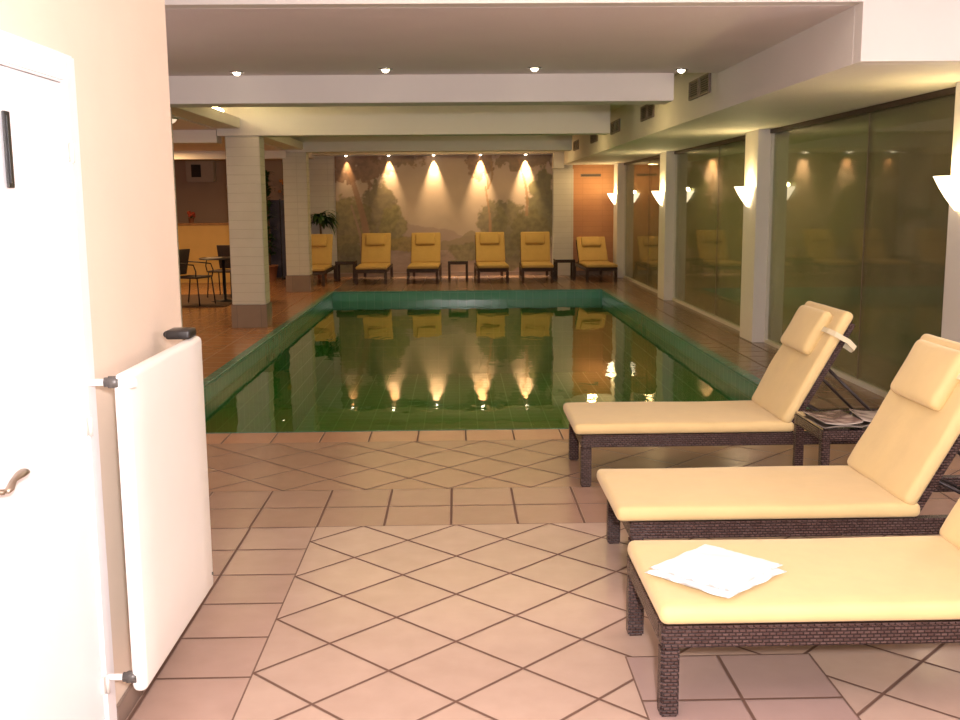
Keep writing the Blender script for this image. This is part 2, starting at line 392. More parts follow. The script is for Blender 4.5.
BEAMS = [(9.1, 2.44, ZC, 1.87, 'nearest, widest'), (13.4, 2.44, ZH, 1.95, 'middle'), (18.8, 2.49, ZH, 2.06, 'farthest')]
labs = ['white ceiling beam spanning the room, nearest of the three', 'white ceiling beam lit yellow at its left end, middle of the three', 'low white ceiling beam closest to the mural']
for (y, z0, z1, x1, _), lb in zip(BEAMS, labs):
    b = MB(); b.box(-3.02, x1, y, y+0.35, z0, ZH)
    o = b.build('ceiling_beam', M['plaster'], bevel=0.006); tag(o, lb, 'beam', 'white beams across the pool')
for y, z0, z1, lb in ((13.42, 2.36, 2.519, 'white lintel left of the front tiled pillar'), (18.8, 2.38, 2.519, 'white lintel farther back over the seating area')):
    b = MB(); b.box(-8, -3.03, y, y+.3, z0, z1); tag(b.build('lintel', M['plaster'], bevel=.005), lb, 'lintel')
for y0, y1, lb in ((9.46, 13.39, 'short lengthwise beam with the glowing light above it'), (13.76, 18.79, 'lengthwise beam joining the two tiled pillars')):
    b = MB(); b.box(-3.015, -2.72, y0, y1, 2.53, 2.66); tag(b.build('lengthwise_beam', M['plaster'], bevel=.006), lb, 'beam')
b = MB(); b.box(-3.2, -3.021, 9.46, 22.5, 2.585, ZH-.002); 
o = struct('trim_3', b, M['plaster'])
# light tube lying on the lengthwise beam
cl = thing('tube_light', 'bare yellow light tube lying on the short lengthwise beam', 'light', (-2.84, 12.35, 2.661))
b = MB(); b.box(-.03, .03, -.62, .62, 0, .03); b.build('fitting', M['frame_white'], cl)
b = MB(); b.tube((0, -.6, .05), (0, .6, .05), .02); b.build('tube', M['tube'], cl)

# ------------------------------------------------------------------ left wall, door, radiator
LW = -1.07
b = MB(); b.box(LW-.24, LW, -2.2, 2.0, 0, 3.02); b.box(LW-.24, LW-.06, 2.0, 2.90, 0, 1.97); b.box(LW-.24, LW, 2.0, 2.90, 1.97, 3.02); b.box(LW-.24, LW, 2.90, 4.0, 0, 3.02)
struct('wall_left', b, M['peach'], 'pale peach wall beside the camera carrying the radiator', 'wall')
b = MB(); b.box(LW, LW+.012, 3.0, 4.0, 0, .075); struct('baseboard_left', b, M['pillar_base'], 'brown tile baseboard under the radiator', 'baseboard', bevel=.002)
d = D.objects.new('door_1', None); COL.objects.link(d); d.location = (LW, 2.45, 0); d['kind'] = 'structure'
d['label'] = 'white door in the left wall with a curved lever handle'; d['category'] = 'door'
b = MB(); b.box(-.03, .02, -.42, .42, .005, 1.92)
b.build('door_leaf', M['door'], d, bevel=.003)
b = MB()
b.box(-.02, .028, .422, .50, 0, 2.0); b.box(-.02, .028, -.50, -.422, 0, 2.0); b.box(-.02, .028, -.422, .422, 1.922, 2.0)
b.build('door_frame', M['door'], d, bevel=.006)
hd = None
b = MB()
b.lathe([(.0, 0), (.026, 0), (.026, .006), (.012, .01), (.010, .045), (0, .048)], n=18, cap=False)
for v in b.bm.verts: v.co = Matrix.Rotation(PI/2, 3, 'Y') @ v.co
b.path([(.048, 0, 0), (.052, .012, .006), (.052, .035, .028), (.052, .055, .032), (.052, .08, .035), (.052, .10, .036), (.052, .112, .034)], [.010, .010, .008, .010, .014, .014, .007], 10)
h = b.build('door_handle', M['brass'], d); h.location = (.02, -.215, .975); h.scale = (1, .92, .6)
for z in (1.74, .985, .215):
    b = MB(); b.tube((.033, .421, z-.028), (.033, .421, z+.028), .006); b.box(.0205, .029, .402, .42, z-.025, z+.025); hg = b.build('hinge', M['frame_white'], d)
pq = MB(); pq.box(0, .006, -.02, .012, 0, .175); pq.box(.006, .009, -.012, .004, .01, .165)
o = pq.build('door_sign', M['black'], None, bevel=.001); o.location = (LW+.0265, 2.478, 1.64); tag(o, 'narrow upright black plate stuck on the white door', 'sign')

rad = thing('radiator', 'white flat panel radiator mounted on the peach wall', 'radiator', (LW+.002, 3.31, .18))
b = MB(); b.rbox(.045, .86, .95, .02, (.118, 0, .475), n=6, ny=10, nz=10); b.build('front_panel', M['radiator'], rad)
b = MB(); b.box(.088, .094, -.08, .38, .12, .90)
for i in range(7):
    y = -.07+i*.07; b.box(.055, .088, y, y+.012, .12, .90)
b.build('convector', M['radiator'], rad)
for yc in (-.10, .28):
    b = MB(); b.box(.001, .054, yc-.015, yc+.015, .1, .85); b.build('bracket', M['radiator'], rad)
for z in (.925, .045):
    VY = -.415
    b = MB(); b.tube((.001, VY, z), (.075, VY, z), .010); b.tube((.001, VY, z), (.012, VY, z), .022, 16); b.build('pipe', M['radiator'], rad)
    b = MB(); b.tube((.07, VY, z), (.125, VY, z), .014, 14); b.tube((.082, VY, z), (.112, VY, z), .019, 6); b.build('valve', M['grey_knob'], rad)
    VY = -.43
b = MB(); b.tube((.12, -.44, .925), (.158, -.42, .925), .019, 18, r2=.016); b.build('valve_cap', M['radiator'], rad)
b = MB(); b.rbox(.085, .10, .032, .008, (.088, .34, .968), n=5, ny=5, nz=5); b.tube((.045, .31, .968), (.045, .37, .968), .012)
b.build('top_clip', M['black'], rad)
b = MB(); b.tube((.139, .40, .06), (.144, .40, .06), .006, 10); b.build('bleed_screw', M['grey_knob'], rad)

# ------------------------------------------------------------------ outer walls
b = MB(); b.box(-8.2, LW-.24, 3.76, 4.0, 0, 3.02); struct('wall_front', b, M['plaster'])
b = MB(); b.box(-8.4, -8.2, 3.76, 22.8, 0, 3.0); struct('wall_cafe', b, M['cafe_wall'])
b = MB(); b.box(-4, 3.7, -2.4, -2.2, 0, 3.1); struct('wall_rear', b, M['plaster'])
b = MB(); b.box(WX+.03, 3.7, -2.2, 6.4, 0, 3.02); struct('wall_right', b, M['plaster'])
b = MB()
b.box(-8.2, -3.3, BY, BY+.25, 0, 2.9)
struct('wall_back', b, M['cafe_wall'], 'brown mauve back wall of the seating area', 'wall')
b = MB(); b.box(-3.3, 2.48, BY, BY+.25, 0, 2.9); struct('wall_back', b, M['brick_white'], 'white tiled back wall behind the mural', 'wall')
b = MB(); b.box(2.48, 3.7, BY, BY+.25, 0, 2.9); struct('wall_back', b, M['brick_orange'], 'orange brick end wall beside the windows', 'wall')
b = MB(); b.box(-3.3, 2.05, BY-.42, BY-.001, 2.585, ZH-.001)
struct('trim_4', b, M['plaster'], 'white strip above the mural', 'strip')
b = MB(); b.box(2.03, 2.25, BY-.42, BY-.001, 2.27, 2.584); b.box(2.052, 2.249, BY-.42, BY-.001, 2.585, ZH-.001); struct('trim_5', b, M['plaster'])
b = MB(); b.box(2.05, 2.48, BY-.16, BY-.001, 0, 2.26); struct('trim_6', b, M['brick_white'], 'white brick pier between mural and orange wall', 'pier')
b = MB(); b.box(2.48, WX, BY-.02, BY, 0, .09); struct('baseboard_back', b, M['pillar_base'])
# slot vent on the orange wall
sv = thing('slot_vent', 'thin dark slot vent high on the orange wall', 'vent', (2.87, BY, 2.13))
b = MB(); b.box(-.22, .22, -.02, 0, -.03, .03); b.build('frame', M['vent'], sv, bevel=.004)
b = MB(); b.box(-.20, .20, -.024, -.021, -.008, .008); b.build('slot', M['vent_dark'], sv)

# ------------------------------------------------------------------ pillars
def tiled_pillar(x, y, top, w, dpt, lb):
    t = thing('pillar', lb, 'pillar', (x, y, 0), 0, 'white brick pillars left of the pool')
    b = MB(); b.box(-w/2, w/2, 0, dpt, .30, top); b.build('shaft', M['brick_white'], t, bevel=.008)
    b = MB(); b.box(-w/2-.015, w/2+.015, -.015, dpt+.015, 0, .30); b.build('base', M['pillar_base'], t, bevel=.004)
tiled_pillar(-2.76, 9.13, 2.438, .5, .30, 'white pillar showing only a sliver past the peach wall edge')
tiled_pillar(-2.71, 13.42, 2.438, .43, .34, 'wide white brick pillar with brown base beside the pool')
tiled_pillar(-2.89, 18.82, 2.488, .42, .34, 'white brick pillar farther back near the plant')
PYS = [6.45, 11.5, 16.55, 21.55]
plb = ['white window pillar at right picture edge behind the loungers', 'white window pillar standing behind the first lounger backrest', 'white window pillar between second and third window', 'white window pillar farthest back beside the orange wall']
for y, lb in zip(PYS, plb):
    t = thing('pillar', lb, 'pillar', (3.3, y, 0), 0, 'white pillars between the windows')
    b = MB(); b.box(0, .20, 0, .52, 0, SZ-.001); b.build('shaft', M['plaster'], t, bevel=.006)

# wall sconces
def half_cone(b, prof, inner=False):
    b.lathe(prof, n=20, a0=PI/2, a1=3*PI/2, cap=False)
slb = ['glowing half cone sconce at right picture edge', 'glowing half cone sconce nearest the loungers on second pillar', 'glowing half cone sconce on the third window pillar', 'small glowing half cone sconce in front of the orange wall']
sc0 = None
for i, (y, lb) in enumerate(zip(PYS, slb)):
    loc = (3.3, y+.27 if i else y+.36, 1.51)
    if sc0 is None:
        sc0 = thing('wall_sconce', lb, 'wall lamp', loc, 0, 'half cone sconces on the window pillars')
        b = MB()
        half_cone(b, [(.0, 0), (.018, .002), (.045, .035), (.085, .09), (.125, .155), (.155, .215), (.163, .225), (.155, .227), (.118, .155), (.078, .09), (.038, .038), (0, .015)])
        for v in b.bm.verts: v.co.x -= .012
        b.build('shade', M['sconce'], sc0)
        b = MB(); b.box(-.012, 0, -.05, .05, .03, .2); b.build('back_plate', M['chrome'], sc0, bevel=.003)
    else: dup(sc0, loc, 0, lb)

# ------------------------------------------------------------------ windows
ends = [(PYS[0]+.52, PYS[1]), (PYS[1]+.52, PYS[2]), (PYS[2]+.52, PYS[3]), (PYS[3]+.52, BY)]
wl = ['large dark window nearest the loungers', 'tall dark window second from the right picture edge', 'narrow looking dark window third from the right picture edge', 'short end window behind the last sconce']
for i, (y0, y1) in enumerate(ends):
    t = D.objects.new('window_%d' % (i+1), None); COL.objects.link(t); t.location = (WX, y0, 0); t['kind'] = 'structure'
    t['label'] = wl[i]; t['category'] = 'window'
    L_ = y1-y0
    b = MB(); b.box(0, .012, .03, L_-.03, .04, SZ-.045); b.build('pane', M['glass'], t)
    b = MB(); b.box(-.03, .04, 0, .03, 0, SZ-.002); b.box(-.03, .04, L_-.03, L_, 0, SZ-.002); b.box(-.03, .04, .03, L_-.03, 0, .04)
    b.build('frame', M['frame_white'], t)
    b = MB(); b.box(-.05, .05, .03, L_-.03, SZ-.045, SZ-.002); b.build('top_track', M['frame_dark'], t)
    if L_ > 2:
        b = MB(); yy = L_*.41
        b.box(-.003, .015, yy, yy+.012, .04, SZ-.045); b.build('mullion', M['vent'], t)

# ------------------------------------------------------------------ vents on the bulkhead
vlb = ['dark twin vent grille nearest, on the bulkhead', 'second dark twin vent grille along the bulkhead', 'third dark twin vent grille along the bulkhead',
       'fourth small dark vent grille along the bulkhead', 'farthest small dark vent grille on the bulkhead']
v0 = None
for y, lb in zip((9.76, 12.4, 14.9, 17.2, 19.8), vlb):
    if v0 is None:
        v0 = thing('vent_grille', lb, 'vent', (SX, y, 2.62), 0, 'twin vent grilles on the bulkhead')
        for yc in (-.21, .21):
            b = MB(); b.box(-.004, 0, yc-.18, yc+.18, -.075, .075); b.build('backing', M['vent_dark'], v0)
            b = MB()
            for k in range(7):
                z = -.06+k*.02; b.box(-.02, -.006, yc-.17, yc+.17, z-.003, z+.004)
            for (a, c, e, f) in ((yc-.19, yc+.19, .07, .085), (yc-.19, yc+.19, -.085, -.07), (yc-.19, yc-.175, -.07, .07), (yc+.175, yc+.19, -.07, .07)):
                b.box(-.022, 0, a, c, e, f)
            b.build('louvre', M['vent'], v0)
    else: dup(v0, (SX, y, 2.62), 0, lb)

# ------------------------------------------------------------------ downlights
def light(kind, name, loc, energy, col, rot=(0,0,0), **kw):
    l = D.lights.new(name, kind); l.energy = energy; l.color = col
    for k, v in kw.items(): setattr(l, k, v)
    o = D.objects.new(name, l); COL.objects.link(o); o.location = loc; o.rotation_euler = rot
    return o
dl0 = None
dlb = ['recessed ceiling spot nearest the peach wall', 'recessed ceiling spot second from left', 'recessed ceiling spot third from left', 'recessed ceiling spot nearest the bulkhead']
def downlight(x, y, z, lb, grp, power, size=60, blend=.6):
    global dl0
    if dl0 is None:
        dl0 = thing('downlight', lb, 'ceiling light', (x, y, z), 0, grp)
        b = MB(); b.lathe([(.035, 0), (.058, -.001), (.060, -.008), (.050, -.012), (.036, -.006)], n=24, cap=False); b.build('ring', M['chrome'], dl0)
        b = MB(); b.lathe([(.0, -.034), (.014, -.032), (.027, -.022), (.033, -.008), (.034, -.002), (0, -.001)], n=20, cap=False); b.build('bulb', M['lamp_disc'], dl0)
    else:
        o = dup(dl0, (x, y, z), 0, lb); o['group'] = grp
    if power: light('SPOT', 'downlight_beam', (x, y, z-.02), power, WARM, (0,0,0), spot_size=math.radians(size), spot_blend=blend, shadow_soft_size=.03)
for x, y, lb in zip((-1.80, -.57, .64, 1.87), (8.82, 8.68, 8.66, 8.82), dlb):
    downlight(x, y, ZC, lb, 'recessed spots before the first beam', 30, 110, .9)
M_X = (-2.34, -1.44, -.49, .5, 1.46)
mlb = ['mural spot at far left over the painted tree', 'mural spot second from left', 'mural spot over the middle of the painting', 'mural spot fourth from left, brightest', 'mural spot at far right of the painting']
MP = (60, 260, 360, 560, 460)
for x, lb, pw in zip(M_X, mlb, MP):
    downlight(x, BY-.17, 2.585, lb, 'spots above the mural', 0)
    light('SPOT', 'mural_beam', (x, BY-.085, 2.56), pw, (1.0, .70, .36), (math.radians(5), 0, 0), spot_size=math.radians(50), spot_blend=1.0, shadow_soft_size=.012)
downlight(-3.64, 21.0, 2.519, 'recessed ceiling spot seen between the two brick pillars', 'spots over the seating area', 30, 100)
dm = thing('dome_light', 'small dim dome light on the low ceiling beside the peach wall edge', 'ceiling light', (-3.15, 11.6, 2.519))
b = MB(); b.lathe([(0, -.07), (.05, -.062), (.09, -.04), (.11, -.012), (.112, 0), (0, 0)], n=20, cap=False); b.build('dome', M['dome'], dm)
b = MB(); b.lathe([(.112, -.012), (.125, -.012), (.125, 0), (.112, 0)], n=20, cap=False); b.build('ring', M['chrome'], dm)

# ------------------------------------------------------------------ mural (painted landscape)
def fbm(x, y, s, o=4, seed=0):
    v = 0; a = .5; f = 1
    for _ in range(o):
        v += a*noise.noise(Vector((x*s*f, y*s*f, seed))); a *= .55; f *= 2.1
    return v
def mixc(a, b, t):
    t = max(0, min(1, t)); return [a[i]*(1-t)+b[i]*t for i in range(3)]
MX0, MX1, MZ1 = -2.60, 2.04, 2.57
def mural_color(x, z):
    u = (x-MX0)/(MX1-MX0); v = z/MZ1
    c = mixc((.36, .30, .25), (.44, .37, .31), .5+fbm(x, z, .8, 4, 1)*1.5)
    c = mixc(c, (.27, .215, .20), max(0, (v-.75))*1.6)
    # lilac distance and hills
    h = .42+.07*math.sin(u*7+.5)+fbm(x, 0, 1.2, 3, 2)*.12
    if v < h: c = mixc(c, (.30, .235, .215), .7)
    h2 = .32+.05*math.sin(u*11)+fbm(x, 1, 2, 3, 3)*.12
    if v < h2: c = mixc(c, (.24, .20, .12), .7)
    if v < .22: c = mixc((.24, .19, .17), (.34, .27, .24), .5+fbm(x, z*3, 2, 4, 4)*2)
    # tree crowns
    def crown(cu, cv, ru, rv, col, sd, soft=.25, rag=.5):
        nonlocal c
        d = ((u-cu)/ru)**2+((v-cv)/rv)**2
        d += fbm(x, z, 5, 4, sd)*rag*2
        if d < 1: c = mixc(c, mixc(col, [k*1.5 for k in col], .5+fbm(x, z, 9, 3, sd+5)*2), min(1, (1-d)/soft)*.8)
    crown(.05, .42, .13, .26, (.16, .14, .055), 10)
    crown(.20, .55, .09, .25, (.11, .095, .045), 11)
    crown(.26, .42, .07, .18, (.16, .145, .06), 12)
    crown(.08, .15, .14, .14, (.13, .12, .06), 14)
    crown(.33, .27, .12, .07, (.20, .16, .06), 15)
    crown(.72, .46, .07, .17, (.13, .115, .06), 16)
    crown(.80, .40, .09, .24, (.115, .105, .045), 17)
    crown(.95, .55, .07, .36, (.095, .095, .035), 18)
    crown(.90, .34, .10, .22, (.13, .115, .05), 19)
    crown(.80, .14, .12, .12, (.13, .12, .06), 20)
    crown(.60, .20, .10, .08, (.16, .145, .07), 21)
    # leafy top
    crown(.10, .93, .17, .15, (.15, .09, .055), 22, .2, 1.2)
    crown(.30, .99, .12, .08, (.15, .10, .06), 23, .2, 1.2)
    crown(.66, .94, .06, .12, (.16, .10, .06), 24, .2, 1.3)
    crown(.88, .97, .14, .10, (.13, .09, .05), 25, .2, 1.2)
    # trunks
    def trunk(u0, v0, u1, v1, w, col):
        nonlocal c
        t = (v-v0)/(v1-v0)
        if 0 <= t <= 1:
            cu = u0+(u1-u0)*t+.012*math.sin(t*4)
            if abs(u-cu) < w*(1.2-.6*t): c = mixc(c, col, .8)
    trunk(.155, .10, .065, .95, .016, (.26, .16, .10))
    trunk(.115, .10, .08, .60, .007, (.30, .21, .15))
    trunk(.70, .20, .70, .75, .006, (.30, .19, .11)); trunk(.70, .72, .725, .97, .004, (.28, .18, .10)); trunk(.70, .72, .67, .92, .003, (.28, .18, .10))
    trunk(.88, .50, .855, .96, .006, (.28, .18, .10))
    return c
NXg, NZg = 300, 166
bm = bmesh.new()
gv = [[bm.verts.new((MX0+(MX1-MX0)*i/NXg, 0, .09+(MZ1-.09)*k/NZg)) for i in range(NXg+1)] for k in range(NZg+1)]
for k in range(NZg):
    for i in range(NXg): bm.faces.new((gv[k][i], gv[k][i+1], gv[k+1][i+1], gv[k+1][i]))
me = D.meshes.new('wall_mural'); bm.to_mesh(me); bm.free()
ca = me.color_attributes.new('paint', 'FLOAT_COLOR', 'POINT')
for i, v in enumerate(me.vertices):
    c = mural_color(v.co.x, v.co.z); ca.data[i].color = (c[0]**1.12*1.22, c[1]**1.12*1.12, c[2]**1.12*1.08, 1)
mm, nt, pb = node_mat('mural_paint')
at = nt.nodes.new('ShaderNodeAttribute'); at.attribute_name = 'paint'; nt.links.new(at.outputs['Color'], pb.inputs['Base Color'])
pb.inputs['Roughness'].default_value = .45
me.materials.append(mm)
mu = D.objects.new('painting_surface', me); COL.objects.link(mu)
mural = thing('wall_mural', 'wide painted landscape mural of trees and misty water on the back wall', 'mural', (0, 0, 0))
mu.parent = mural; mu.location = (0, BY-.022, 0)
b = MB(); b.box(MX0, MX1, BY-.02, BY-.001, .09, MZ1); b.build('backing', M['plaster'], mural)
b = MB(); b.box(-3.3, MX1, BY-.025, BY, 0, .085); struct('baseboard_mural', b, M['pillar_base'])

# ------------------------------------------------------------------ loungers
def wrinkle(amp, sx=3, sy=6, seed=0, crown=0.0, lx=1, ly=1):
    def fn(p):
        n_ = noise.noise(Vector((p.x*sx, p.y*sy, seed)))*amp
        k = (1-(2*p.x/lx)**2)*(1-(2*p.y/ly)**2) if crown else 0
        if p.z > 0: p.z += n_ + crown*max(0, k)
        return p
    return fn
def make_lounger(lb, cat, grp, cmat, ang=61, detail=1, pillow_y=0.0, seed=0, loc=(0,0,0), rz=0, pillow=True, cx=-.03, hx=1.19):
    t = thing('sun_lounger', lb, cat, loc, rz, grp)
    W, Lf = .67, 1.98
    b = MB(); z0, z1 = .228, .298
    b.box(0, Lf, -W/2, -W/2+.055, z0, z1); b.box(0, Lf, W/2-.055, W/2, z0, z1)
    b.box(0, .055, -W/2+.055, W/2-.055, z0, z1); b.box(Lf-.055, Lf, -W/2+.055, W/2-.055, z0, z1)
    b.box(hx-.02, hx+.02, -W/2+.055, W/2-.055, z0+.01, z1-.005)
    b.build('frame', M['wicker'], t, bevel=.006)
    for x in (0, Lf-.058):
        for y in (-W/2, W/2-.058):
            b = MB(); fs = b.box(x, x+.058, y, y+.058, 0, z0-.0005)
            b.build('leg', M['wicker'], t, bevel=.006)
    b = MB()
    for k in range(9): b.box(.08+k*.12, .14+k*.12, -W/2+.05, W/2-.05, z1-.018, z1-.002)
    b.build('slats', M['dark_iron'], t)
    # backrest leaf, turned up about the hinge
    a = math.radians(ang); hz = .30
    Rm = Matrix.Rotation(-a, 3, 'Y')
    BL = .70
    def P(u, y, w): return Vector((hx, 0, hz)) + Rm @ Vector((u, y, w))
    b = MB(); Mt = Matrix.Translation((hx, 0, hz)) @ Rm.to_4x4()
    b.box(0, BL, -W/2+.01, -W/2+.055, -.02, .012, mat=Mt); b.box(0, BL, W/2-.055, W/2-.01, -.02, .012, mat=Mt)
    b.box(BL-.045, BL, -W/2+.055, W/2-.055, -.02, .012, mat=Mt)
    for k in range(6): b.box(.05+k*.12, .11+k*.12, -W/2+.055, W/2-.055, -.012, .004, mat=Mt)
    b.build('backrest_frame', M['wicker'], t, bevel=.004)
    for s in (-1, 1):
        y = s*(W/2-.08)
        b = MB(); top = P(.42, y, -.03); b.tube(top, (1.80, y, .262), .009, 8); b.build('support_strut', M['dark_iron'], t)
        b = MB(); top = P(.18, y-.02*s, -.03); b.tube(top, (1.62, y-.02*s, .262), .008, 8); b.build('support_strut', M['dark_iron'], t)
    b = MB(); b.tube((1.62, -W/2+.06, .262), (1.62, W/2-.06, .262), .009, 8); b.tube((1.80, -W/2+.06, .262), (1.80, W/2-.06, .262), .009, 8)
    b.build('strut_bar', M['dark_iron'], t)
    CT, SL = .062, hx+.035-cx; CW = W-.015
    n_ = 26 if detail else 10
    b = MB(); b.rbox(SL, CW, CT, .026, (cx+SL/2, -.012, z1+CT/2+.002), n=n_, ny=14 if detail else 8, nz=5, fn=wrinkle(.006, 2.2, 5, seed, .004, SL, CW))
    b.build('seat_cushion', cmat, t)
    b = MB(); BLc = .71
    c = P(BLc/2+.035, -.012, .013+CT/2)
    b.rbox(BLc, CW, CT, .026, c, n=20 if detail else 10, ny=14 if detail else 8, nz=5, fn=wrinkle(.008, 5, 7, seed+3, .006, BLc, W), rot=Rm)
    b.build('back_cushion', cmat, t)
    if pillow:
        PL, PW, PT = .27, .44, .07
        c = P(.565, pillow_y, .013+CT+PT/2-.012)
        b = MB(); b.rbox(PL, PW, PT, .03, c, n=12 if detail else 8, ny=12 if detail else 8, nz=5, fn=wrinkle(.006, 7, 8, seed+9, .012, PL, PW), rot=Rm)
        pl = b.build('head_pillow', cmat, t)
        if detail:
            b = MB()
            # strap round the near side of the backrest, hanging loose behind it
            pts = [P(.60, -.20, .098), P(.60, -.30, .095), P(.60, -.352, .07), P(.60, -.352, -.02), P(.585, -.345, -.075), P(.57, -.30, -.085), P(.58, -.22, -.04), P(.60, -.10, -.026)]
            b = MB(); wv = .028; prev = None
            for p in pts:
                q = [b.bm.verts.new(p+Rm @ Vector((dy, 0, 0))) for dy in (-wv/2, wv/2)]
                q2 = [b.bm.verts.new(p+Rm @ Vector((dy, -.002, -.002))) for dy in (-wv/2, wv/2)]
                if prev:
                    b.bm.faces.new((prev[0][0], prev[0][1], q[1], q[0])); b.bm.faces.new((prev[1][1], prev[1][0], q2[0], q2[1]))
                    b.bm.faces.new((prev[0][0], q[0], q2[0], prev[1][0])); b.bm.faces.new((prev[0][1], prev[1][1], q2[1], q[1]))
                prev = (q, q2)
            b.build('strap', M['strap'], pl)
    return t
NG = 'loungers in the foreground'
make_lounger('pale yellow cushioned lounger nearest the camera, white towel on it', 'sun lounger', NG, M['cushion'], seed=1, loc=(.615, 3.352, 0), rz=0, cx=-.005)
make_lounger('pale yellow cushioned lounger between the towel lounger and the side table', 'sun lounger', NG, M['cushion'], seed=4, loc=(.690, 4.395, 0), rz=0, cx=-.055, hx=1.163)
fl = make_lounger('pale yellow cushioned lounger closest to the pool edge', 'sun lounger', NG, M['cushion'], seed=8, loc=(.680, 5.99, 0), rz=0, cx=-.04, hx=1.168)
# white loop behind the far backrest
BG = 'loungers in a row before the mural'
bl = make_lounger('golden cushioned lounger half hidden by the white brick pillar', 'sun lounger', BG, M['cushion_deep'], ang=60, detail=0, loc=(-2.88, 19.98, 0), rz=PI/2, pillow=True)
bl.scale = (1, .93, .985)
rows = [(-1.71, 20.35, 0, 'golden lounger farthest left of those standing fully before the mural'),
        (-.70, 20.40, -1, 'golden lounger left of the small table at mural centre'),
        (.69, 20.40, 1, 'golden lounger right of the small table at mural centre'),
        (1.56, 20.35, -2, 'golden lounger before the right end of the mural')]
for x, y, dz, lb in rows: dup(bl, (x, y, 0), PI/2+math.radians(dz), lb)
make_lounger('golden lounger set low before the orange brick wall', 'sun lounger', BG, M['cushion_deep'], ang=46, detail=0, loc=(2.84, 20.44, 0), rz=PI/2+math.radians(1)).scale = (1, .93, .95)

# ------------------------------------------------------------------ side tables
def side_table(lb, loc, w, d_, h, grp, top='table_glass'):
    t = thing('side_table', lb, 'side table', loc, 0, grp)
    b = MB(); b.box(-w/2, w/2, -d_/2, -d_/2+.05, h-.065, h-.01); b.box(-w/2, w/2, d_/2-.05, d_/2, h-.065, h-.01)
    b.box(-w/2, -w/2+.05, -d_/2+.05, d_/2-.05, h-.065, h-.01); b.box(w/2-.05, w/2, -d_/2+.05, d_/2-.05, h-.065, h-.01)
    b.build('frame', M['wicker'], t, bevel=.004)
    for x in (-w/2, w/2-.045):
        for y in (-d_/2, d_/2-.045):
            b = MB(); b.box(x, x+.045, y, y+.045, 0, h-.0655); b.build('leg', M['wicker'], t, bevel=.004)
    b = MB(); b.box(-w/2+.005, w/2-.005, -d_/2+.005, d_/2-.005, h-.0095, h); b.build('glass_top', M['table_glass'], t)
    return t
side_table('dark wicker side table with glass top and magazines, between two near loungers', (2.08, 5.30, 0), .50, .44, .45, 'wicker side tables')
t1 = side_table('low dark table between two loungers at the middle of the mural', (0, 21.0, 0), .40, .5, .42, 'wicker side tables')
dup(t1, (-2.285, 21.3, 0), 0, 'low dark table beside the pillar-hidden lounger at the back')
dup(t1, (2.17, 21.2, 0), 0, 'low dark table between the white pier lounger and the orange wall lounger')
def magazine(lb, loc, rz, w, d_, col, curl=.01):
    m, nt, pb = node_mat('magazine_cover')
    n = nt.nodes.new('ShaderNodeTexVoronoi'); n.inputs['Scale'].default_value = 14; n.feature = 'F1'
    tc = nt.nodes.new('ShaderNodeTexCoord'); nt.links.new(tc.outputs['Object'], n.inputs['Vector'])
    r = nt.nodes.new('ShaderNodeValToRGB'); r.color_ramp.elements[0].color = rgba(col[0]); r.color_ramp.elements[1].color = rgba(col[1])
    nt.links.new(n.outputs['Distance'], r.inputs['Fac']); r.color_ramp.elements[1].position = .6
    nt.links.new(r.outputs['Color'], pb.inputs['Base Color']); pb.inputs['Roughness'].default_value = .25
    t = thing('magazine', lb, 'magazine', loc, rz, 'magazines on the side table')
    def fn(p): p.z += curl*(2*p.x/w)**2; return p
    b = MB(); b.rbox(w, d_, .006, .001, (0, 0, .003), n=10, ny=6, nz=2, fn=fn); b.build('pages', M['paper'], t)
    b = MB(); b.rbox(w+.004, d_+.004, .0016, .0005, (0, 0, .0072), n=10, ny=6, nz=2, fn=fn); b.build('cover', m, t)
magazine('open magazine lying left on the glass side table', (1.96, 5.30, .451), .06, .20, .29, ((.55, .45, .38), (.16, .10, .09)))
magazine('dark magazine lying right on the glass side table', (2.19, 5.32, .452), -.12, .19, .27, ((.08, .05, .05), (.45, .38, .33)), .012)

# ------------------------------------------------------------------ towel
b = MB()
def towel_layer(hw, hd, z, th, rot, ox, oy, seed, skew=0, lift=0):
    n = 26; grid = {}
    Rz = Matrix.Rotation(rot, 3, 'Z')
    for side in (0, 1):
        for i in range(n+1):
            for j in range(n+1):
                u, v = 2*i/n-1, 2*j/n-1
                e = max(abs(u), abs(v))
                rim = max(0, (e-.86)/.14)
                hh = th*.5*math.sqrt(max(0, 1-rim*rim))
                wob = .014*noise.noise(Vector((u*1.5, v*1.5, 3)))
                x = hw*u*(1+.05*noise.noise(Vector((v*2.5, seed, 1))))+skew*v; y = hd*v*(1+.05*noise.noise(Vector((u*2.5, seed, 5))))
                if side: zz = z+th*.5+hh+max(0, wob)*(1-e**6)+.002*noise.noise(Vector((u*6, v*6, seed)))
                else: zz = z+th*.5-hh+lift*max(0, wob)
                p = Rz @ Vector((x, y, 0)); grid[side, i, j] = b.bm.verts.new((p.x+ox, p.y+oy, zz))
    for i in range(n):
        for j in range(n):
            b.bm.faces.new([grid[1, a, c] for a, c in ((i,j), (i+1,j), (i+1,j+1), (i,j+1))]).smooth = True
            b.bm.faces.new([grid[0, a, c] for a, c in ((i,j), (i,j+1), (i+1,j+1), (i+1,j))]).smooth = True
    for k in range(n):
        for q in (((0,k), (0,k+1)), ((n,k+1), (n,k)), ((k+1,0), (k,0)), ((k,n), (k+1,n))):
            (a, c), (e, f) = q
            b.bm.faces.new((grid[0, a, c], grid[0, e, f], grid[1, e, f], grid[1, a, c])).smooth = True
towel_layer(.172, .160, 0, .016, math.radians(42), 0, 0, 3)
towel_layer(.164, .150, .0165, .015, math.radians(43.5), .003, .008, 8)
